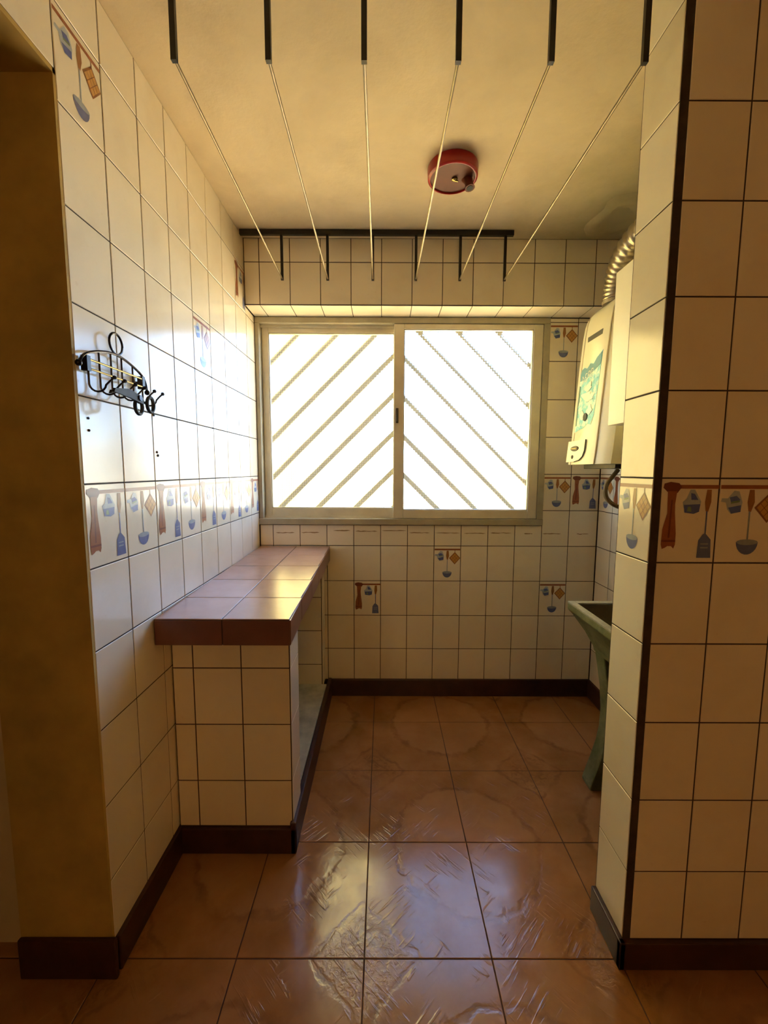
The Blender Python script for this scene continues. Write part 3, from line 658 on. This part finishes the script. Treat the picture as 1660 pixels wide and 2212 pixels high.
# sticker sheets following the cover
def patch(name, poly, mat, lift, parent=HT, label=None, thick=0.0006):
    a = [(hfront(z)-lift, y, z) for y, z in poly]; n_ = len(a)
    c_ = [(x-thick, y, z) for x, y, z in a]
    return MB().add(a+c_, [tuple(range(n_)), tuple(range(2*n_-1, n_-1, -1))]+[(k, (k+1) % n_, n_+(k+1) % n_, n_+k) for k in range(n_)]).build(name, mat, parent, label=label)
st_ = patch('sticker', [(2.020, 0.455), (2.010, 0.475), (1.985, 0.480), (1.960, 0.470), (1.935, 0.487), (1.905, 0.478), (1.880, 0.500), (1.845, 0.515), (1.835, 0.520), (1.840, 0.400), (1.845, 0.300), (1.850, 0.245), (1.870, 0.205), (1.900, 0.212), (1.940, 0.195), (1.980, 0.190), (2.020, 0.180), (2.018, 0.300)], 'sticker', 0.0006, label='torn turquoise sticker')
patch('printed_banner', [(2.016, 0.420), (2.019, 0.452), (2.008, 0.472), (1.985, 0.477), (1.960, 0.467), (1.935, 0.484), (1.905, 0.475), (1.880, 0.497), (1.845, 0.511), (1.838, 0.514), (1.840, 0.462), (1.880, 0.448), (1.915, 0.440), (1.945, 0.428), (1.98, 0.420)], 'teal', 0.0014, st_)
patch('printed_strip', [(2.016, 0.400), (2.006, 0.395), (2.002, 0.330), (2.010, 0.300), (2.004, 0.270), (2.006, 0.215), (2.014, 0.210), (2.016, 0.300)], 'darkgreen', 0.0014, st_)
for k, (y, z, w_) in enumerate(((1.945, 0.345, 0.05), (1.905, 0.330, 0.055), (1.925, 0.380, 0.04), (1.895, 0.275, 0.03), (1.955, 0.255, 0.03))):
    patch('torn_paper', [(y+w_*math.cos(a)*(0.8+0.3*math.sin(3*a+k)), z+0.022*math.sin(a)*(0.8+0.3*math.cos(2*a+k))) for a in [2*PI*q/12 for q in range(12)]], 'paper', 0.0014+0.0004*k, st_)
# white lettering on the banner, four slanted characters
def stroke(y0_, z0_, y1_, z1_, w=0.0035):
    d = Vector((y1_-y0_, z1_-z0_)).normalized(); nn = Vector((-d.y, d.x))*w/2
    return [(y0_+nn.x, z0_+nn.y), (y1_+nn.x, z1_+nn.y), (y1_-nn.x, z1_-nn.y), (y0_-nn.x, z0_-nn.y)]
GL = {'d': [(0, 0, 0, 1), (0, 1, .8, .6), (.8, .6, .8, .3), (.8, .3, 0, 0)], 'e': [(0, 0, 0, 1), (0, 1, .8, 1), (0, .5, .7, .5), (0, 0, .8, 0)],
      'p': [(0, 0, 0, 1), (0, 1, .8, 1), (.8, 1, .8, .5), (.8, .5, 0, .5)], 'o': [(0, 0, 0, 1), (0, 1, .8, 1), (.8, 1, .8, 0), (.8, 0, 0, 0)]}
for k, ch in enumerate('depo'):
    bs = (1.996-0.026*k, 0.405+0.006*k); mbv, mbf = [], []
    for (u0, v0, u1, v1) in GL[ch]:
        q = stroke(bs[0]-0.018*u0-0.004*v0, bs[1]+0.034*v0, bs[0]-0.018*u1-0.004*v1, bs[1]+0.034*v1)
        o_ = len(mbv); mbv += [(hfront(z)-0.0028, y, z) for y, z in q]; mbf.append((o_, o_+1, o_+2, o_+3))
    MB().add(mbv, mbf).build('letter', 'paper', st_)
patch('sticker_scrap', [(1.99, 0.118), (1.955, 0.122), (1.945, 0.112), (1.965, 0.104), (1.988, 0.106)], 'sticker', 0.0008)
# control panel with shield outline
cp_poly = [(2.062, 0.142), (1.890, 0.142), (1.890, 0.092), (1.902, 0.066), (1.930, 0.050), (1.975, 0.044), (2.062, 0.042)]
cpl = patch('control_panel', cp_poly, 'heater', 0.001, thick=0.004)
tr_pts = [(hfront(z)-0.0045, y, z) for y, z in cp_poly[1:6]]
MB().tube(tr_pts, 0.0022, 6).build('panel_groove', 'dark_metal', cpl)
xk = hfront(0.105)-0.0052
MB().add([(xk, yc+0.06+0.040*math.cos(2*PI*k/20), 0.105+0.013*math.sin(2*PI*k/20)) for k in range(20)]+[(xk-0.005, yc+0.06+0.036*math.cos(2*PI*k/20), 0.105+0.011*math.sin(2*PI*k/20)) for k in range(20)],
         [tuple(range(20)), tuple(range(39, 19, -1))]+[(k, (k+1) % 20, 20+(k+1) % 20, 20+k) for k in range(20)]).build('display', 'dark_metal', cpl)
MB().box(xk-0.007, xk-0.0045, yc+0.035, yc+0.085, 0.1025, 0.1075).build('display_mark', 'brass', cpl)
MB().lathe((xk, yc+0.075, 0.066), [(0.009, 0.002), (0.009, -0.006), (0.006, -0.008)], 14, axis=0).build('knob', 'dark_metal', cpl)
# exhaust duct
pth = smoothpath([(1.045, 1.950, 0.762), (1.038, 1.940, 0.820), (1.028, 1.900, 0.880), (1.024, 1.820, 0.932), (1.040, 1.720, 0.962), (1.075, 1.610, 0.985), (1.130, 1.510, 0.995), (1.188, 1.430, 1.000)], 14)
rs = [0.050+0.0042*math.sin(k*PI/2.0) for k in range(len(pth))]
DU = thing('exhaust_duct', (1.045, 1.950, H+0.75), 'corrugated aluminium exhaust duct rising from the water heater', 'duct')
MB().tube(pth, rs, 20).build('corrugated_tube', 'duct', DU, smooth='all')
MB().lathe((1.045, 1.950, 0.748), [(0.056, 0.0005), (0.058, 0.014), (0.052, 0.018)], 24).build('collar', 'duct', DU, smooth=True)
# gas hose, valves
GH = thing('gas_hose', (1.17, 1.84, H-0.14), 'brown flexible gas hose curving from heater down to brass valve', 'hose')
MB().tube(smoothpath([(1.055, 1.87, 0.006), (1.032, 1.866, -0.022), (1.000, 1.860, -0.065), (1.005, 1.860, -0.120), (1.050, 1.850, -0.158), (1.120, 1.830, -0.165), (1.178, 1.815, -0.160)], 6), 0.0095, 10).build('hose_tube', 'hose', GH, smooth=True)
MB().tube([(1.165, 1.818, -0.161), (1.196, 1.810, -0.159)], 0.013, 10).build('hose_nut', 'redplast', GH, smooth=True)
for k, (y, lab) in enumerate(((1.80, 'brass gas valve with red lever under the water heater'), (1.885, 'slim brass water connector under the water heater'))):
    V_ = thing('gas_valve' if k == 0 else 'water_connector', (1.15, y, H-0.1), lab, 'valve' if k == 0 else 'connector')
    MB().tube([(1.160, y, 0.008), (1.160, y, -0.115)], 0.008, 10).build('riser', 'brass', V_, smooth=True)
    for zz in (-0.008, -0.040, -0.085): MB().lathe((1.160, y, zz), [(0.015, 0.010), (0.016, 0.006), (0.016, -0.006), (0.015, -0.010)], 6).build('hex_nut', 'brass', V_)
    MB().tube([(1.160, y, -0.108), (1.1955, y, -0.108)], 0.011, 10).build('wall_elbow', 'brass', V_, smooth=True)
    if k == 0: MB().box(1.085, 1.145, y-0.006, y+0.006, -0.070, -0.062).build('lever', 'redplast', V_, bevel=0.002)
# white wall cabinet between heater and pillar
CB = thing('wall_cabinet', (1.01, 1.35, H+0.16), 'white wall cabinet between water heater and projecting wall end', 'cabinet')
MB().box(0.845, XR-0.0005, 1.150, 1.550, 0.166, 0.700).build('carcass', 'white', CB, bevel=0.002)
MB().box(0.826, 0.843, 1.150, 1.348, 0.166, 0.700).build('door', 'white', CB, bevel=0.002)
MB().box(0.826, 0.843, 1.352, 1.550, 0.166, 0.700).build('door', 'white', CB, bevel=0.002)

# ---------------------------------------------------------------- cement laundry sink
SK = thing('laundry_sink', (0.98, 1.55, H+F), 'green-grey cement laundry sink on a curved pedestal', 'sink')
sx0, sx1, sy0, sy1, sz = 0.795, XR-0.002, 1.250, 1.735, -0.560
rings = [  # (x0, x1, y0, y1, z) outer skin from rim down
    (sx0, sx1, sy0, sy1, sz-0.004), (sx0, sx1, sy0, sy1, sz-0.030), (sx0+0.018, sx1, sy0+0.014, sy1-0.010, sz-0.050),
    (sx0+0.055, sx1, sy0+0.085, sy1-0.050, sz-0.110), (sx0+0.076, sx1-0.01, sy0+0.125, sy1-0.080, sz-0.160), (sx0+0.078, sx1-0.02, sy0+0.130, sy1-0.085, sz-0.178)]
vs = []; fs = []
for x0, x1, y0_, y1_, z in rings: vs += [(x0, y0_, z), (x1, y0_, z), (x1, y1_, z), (x0, y1_, z)]
for k in range(len(rings)-1): fs += [(4*k+j, 4*k+(j+1) % 4, 4*k+4+(j+1) % 4, 4*k+4+j) for j in range(4)]
fs.append(tuple(range(4*len(rings)-4, 4*len(rings))))
inner = [(sx0+0.026, sx1-0.03, sy0+0.030, sy1-0.030, sz-0.004), (sx0+0.090, sx1-0.05, sy0+0.085, sy1-0.06, sz-0.150)]
b0 = len(vs)
vs += [(x, y, z) for x0, x1, y0_, y1_, z in inner[:1] for x, y in ((x0, y0_), (x1, y0_), (x1, y1_), (x0, y1_))]
fs += [(j, (j+1) % 4, b0+(j+1) % 4, b0+j) for j in range(4)]
MB().add(vs, fs).build('basin', 'sink', SK, bevel=0.004)
iv = [(x, y, z) for x0, x1, y0_, y1_, z in inner for x, y in ((x0, y0_), (x1, y0_), (x1, y1_), (x0, y1_))]
MB().add(iv, [(j, (j+1) % 4, 4+(j+1) % 4, 4+j) for j in range(4)]+[(4, 5, 6, 7)]).build('basin_inside', 'sink_in', SK)
rim = MB()
for x0, x1, y0_, y1_ in ((sx0, sx0+0.028, sy0, sy1), (sx1-0.03, sx1, sy0, sy1), (sx0+0.028, sx1-0.03, sy0, sy0+0.030), (sx0+0.028, sx1-0.03, sy1-0.030, sy1)): rim.box(x0, x1, y0_, y1_, sz-0.004, sz+0.004)
rim.build('rim', 'sink_rim', SK, bevel=0.002)
MB().lathe((1.02, 1.50, sz-0.152), [(0.022, 0.0), (0.022, 0.004), (0.012, 0.002)], 14).build('drain', 'dark_metal', SK)
# pedestal: curved profile in X/Z swept across Y
pf = [(-0.735, 0.872), (-0.80, 0.884), (-0.88, 0.898), (-0.98, 0.908), (-1.06, 0.906), (-1.12, 0.896), (-1.18, 0.880), (-1.24, 0.862), (-1.285, 0.848), (F, 0.848)]
bk = [(F, 1.10), (-1.24, 1.10), (-1.05, 1.09), (-0.735, 1.12)]
poly = [(x, z) for z, x in pf]+[(x, z) for z, x in bk]
ped = MB().prism(poly, 1, 1.565, 1.640)
ped.build('pedestal', 'sink', SK, bevel=0.006)

# ---------------------------------------------------------------- unseen fill lamp, added behind the viewer to warm the front-facing walls
M['globe'] = NT('fill_lamp_globe').m
gb = M['globe'].node_tree.nodes['Principled BSDF']; gb.inputs['Base Color'].default_value = (0.9, 0.8, 0.6, 1)
gb.inputs['Emission Color'].default_value = (1.0, 0.57, 0.21, 1); gb.inputs['Emission Strength'].default_value = 7.4
KL = thing('added_fill_lamp', (0.25, -2.2, H+0.30), 'unseen globe lamp added behind the viewer as warm fill light', 'lamp')
MB().lathe((0.25, -2.199, 0.30), [(0.06, 0.0), (0.06, 0.015), (0.02, 0.03), (0.02, 0.06)], 24, axis=1).build('wall_plate', 'alu', KL, smooth=True)
MB().ball((0.25, -2.00, 0.30), 0.15, 24).build('globe', 'globe', KL, smooth='all')

# ---------------------------------------------------------------- outside world
OG = MB().box(-30, 30, 2.46, 60, F-3.05, F-3.0)
tag(OG.build('outdoor_ground', 'out_ground'), 'sandy sunlit paving outside the window', 'ground', kind='structure')
BY = thing('neighbour_house', (-2.3, 6.0, H+F-3.0), 'yellow neighbouring house outside the left sash', 'building')
MB().box(-7.0, -0.05, 6.0, 9.0, F-3.0, 5.0).build('wall', 'out_yellow', BY)
MB().box(-7.1, 0.05, 5.9, 9.1, 5.0, 5.15).build('roof', 'out_brown', BY)
for xx in (-1.35,):
    w1 = MB().box(xx-0.14, xx+0.14, 5.94, 6.0, -0.50, 0.62).build('window', 'out_brown', BY)
    MB().box(xx-0.10, xx+0.10, 5.93, 5.94, -0.42, 0.54).build('shutter', 'out_brown', w1)
BW = thing('distant_house', (5, 14, H+F-3.0), 'pale distant house outside the right sash', 'building')
MB().box(1.2, 9.0, 13.0, 18.0, F-3.0, 0.75).build('wall', 'out_white', BW)
MB().box(1.1, 9.1, 12.9, 18.1, 0.75, 0.95).build('roof', 'out_white', BW)
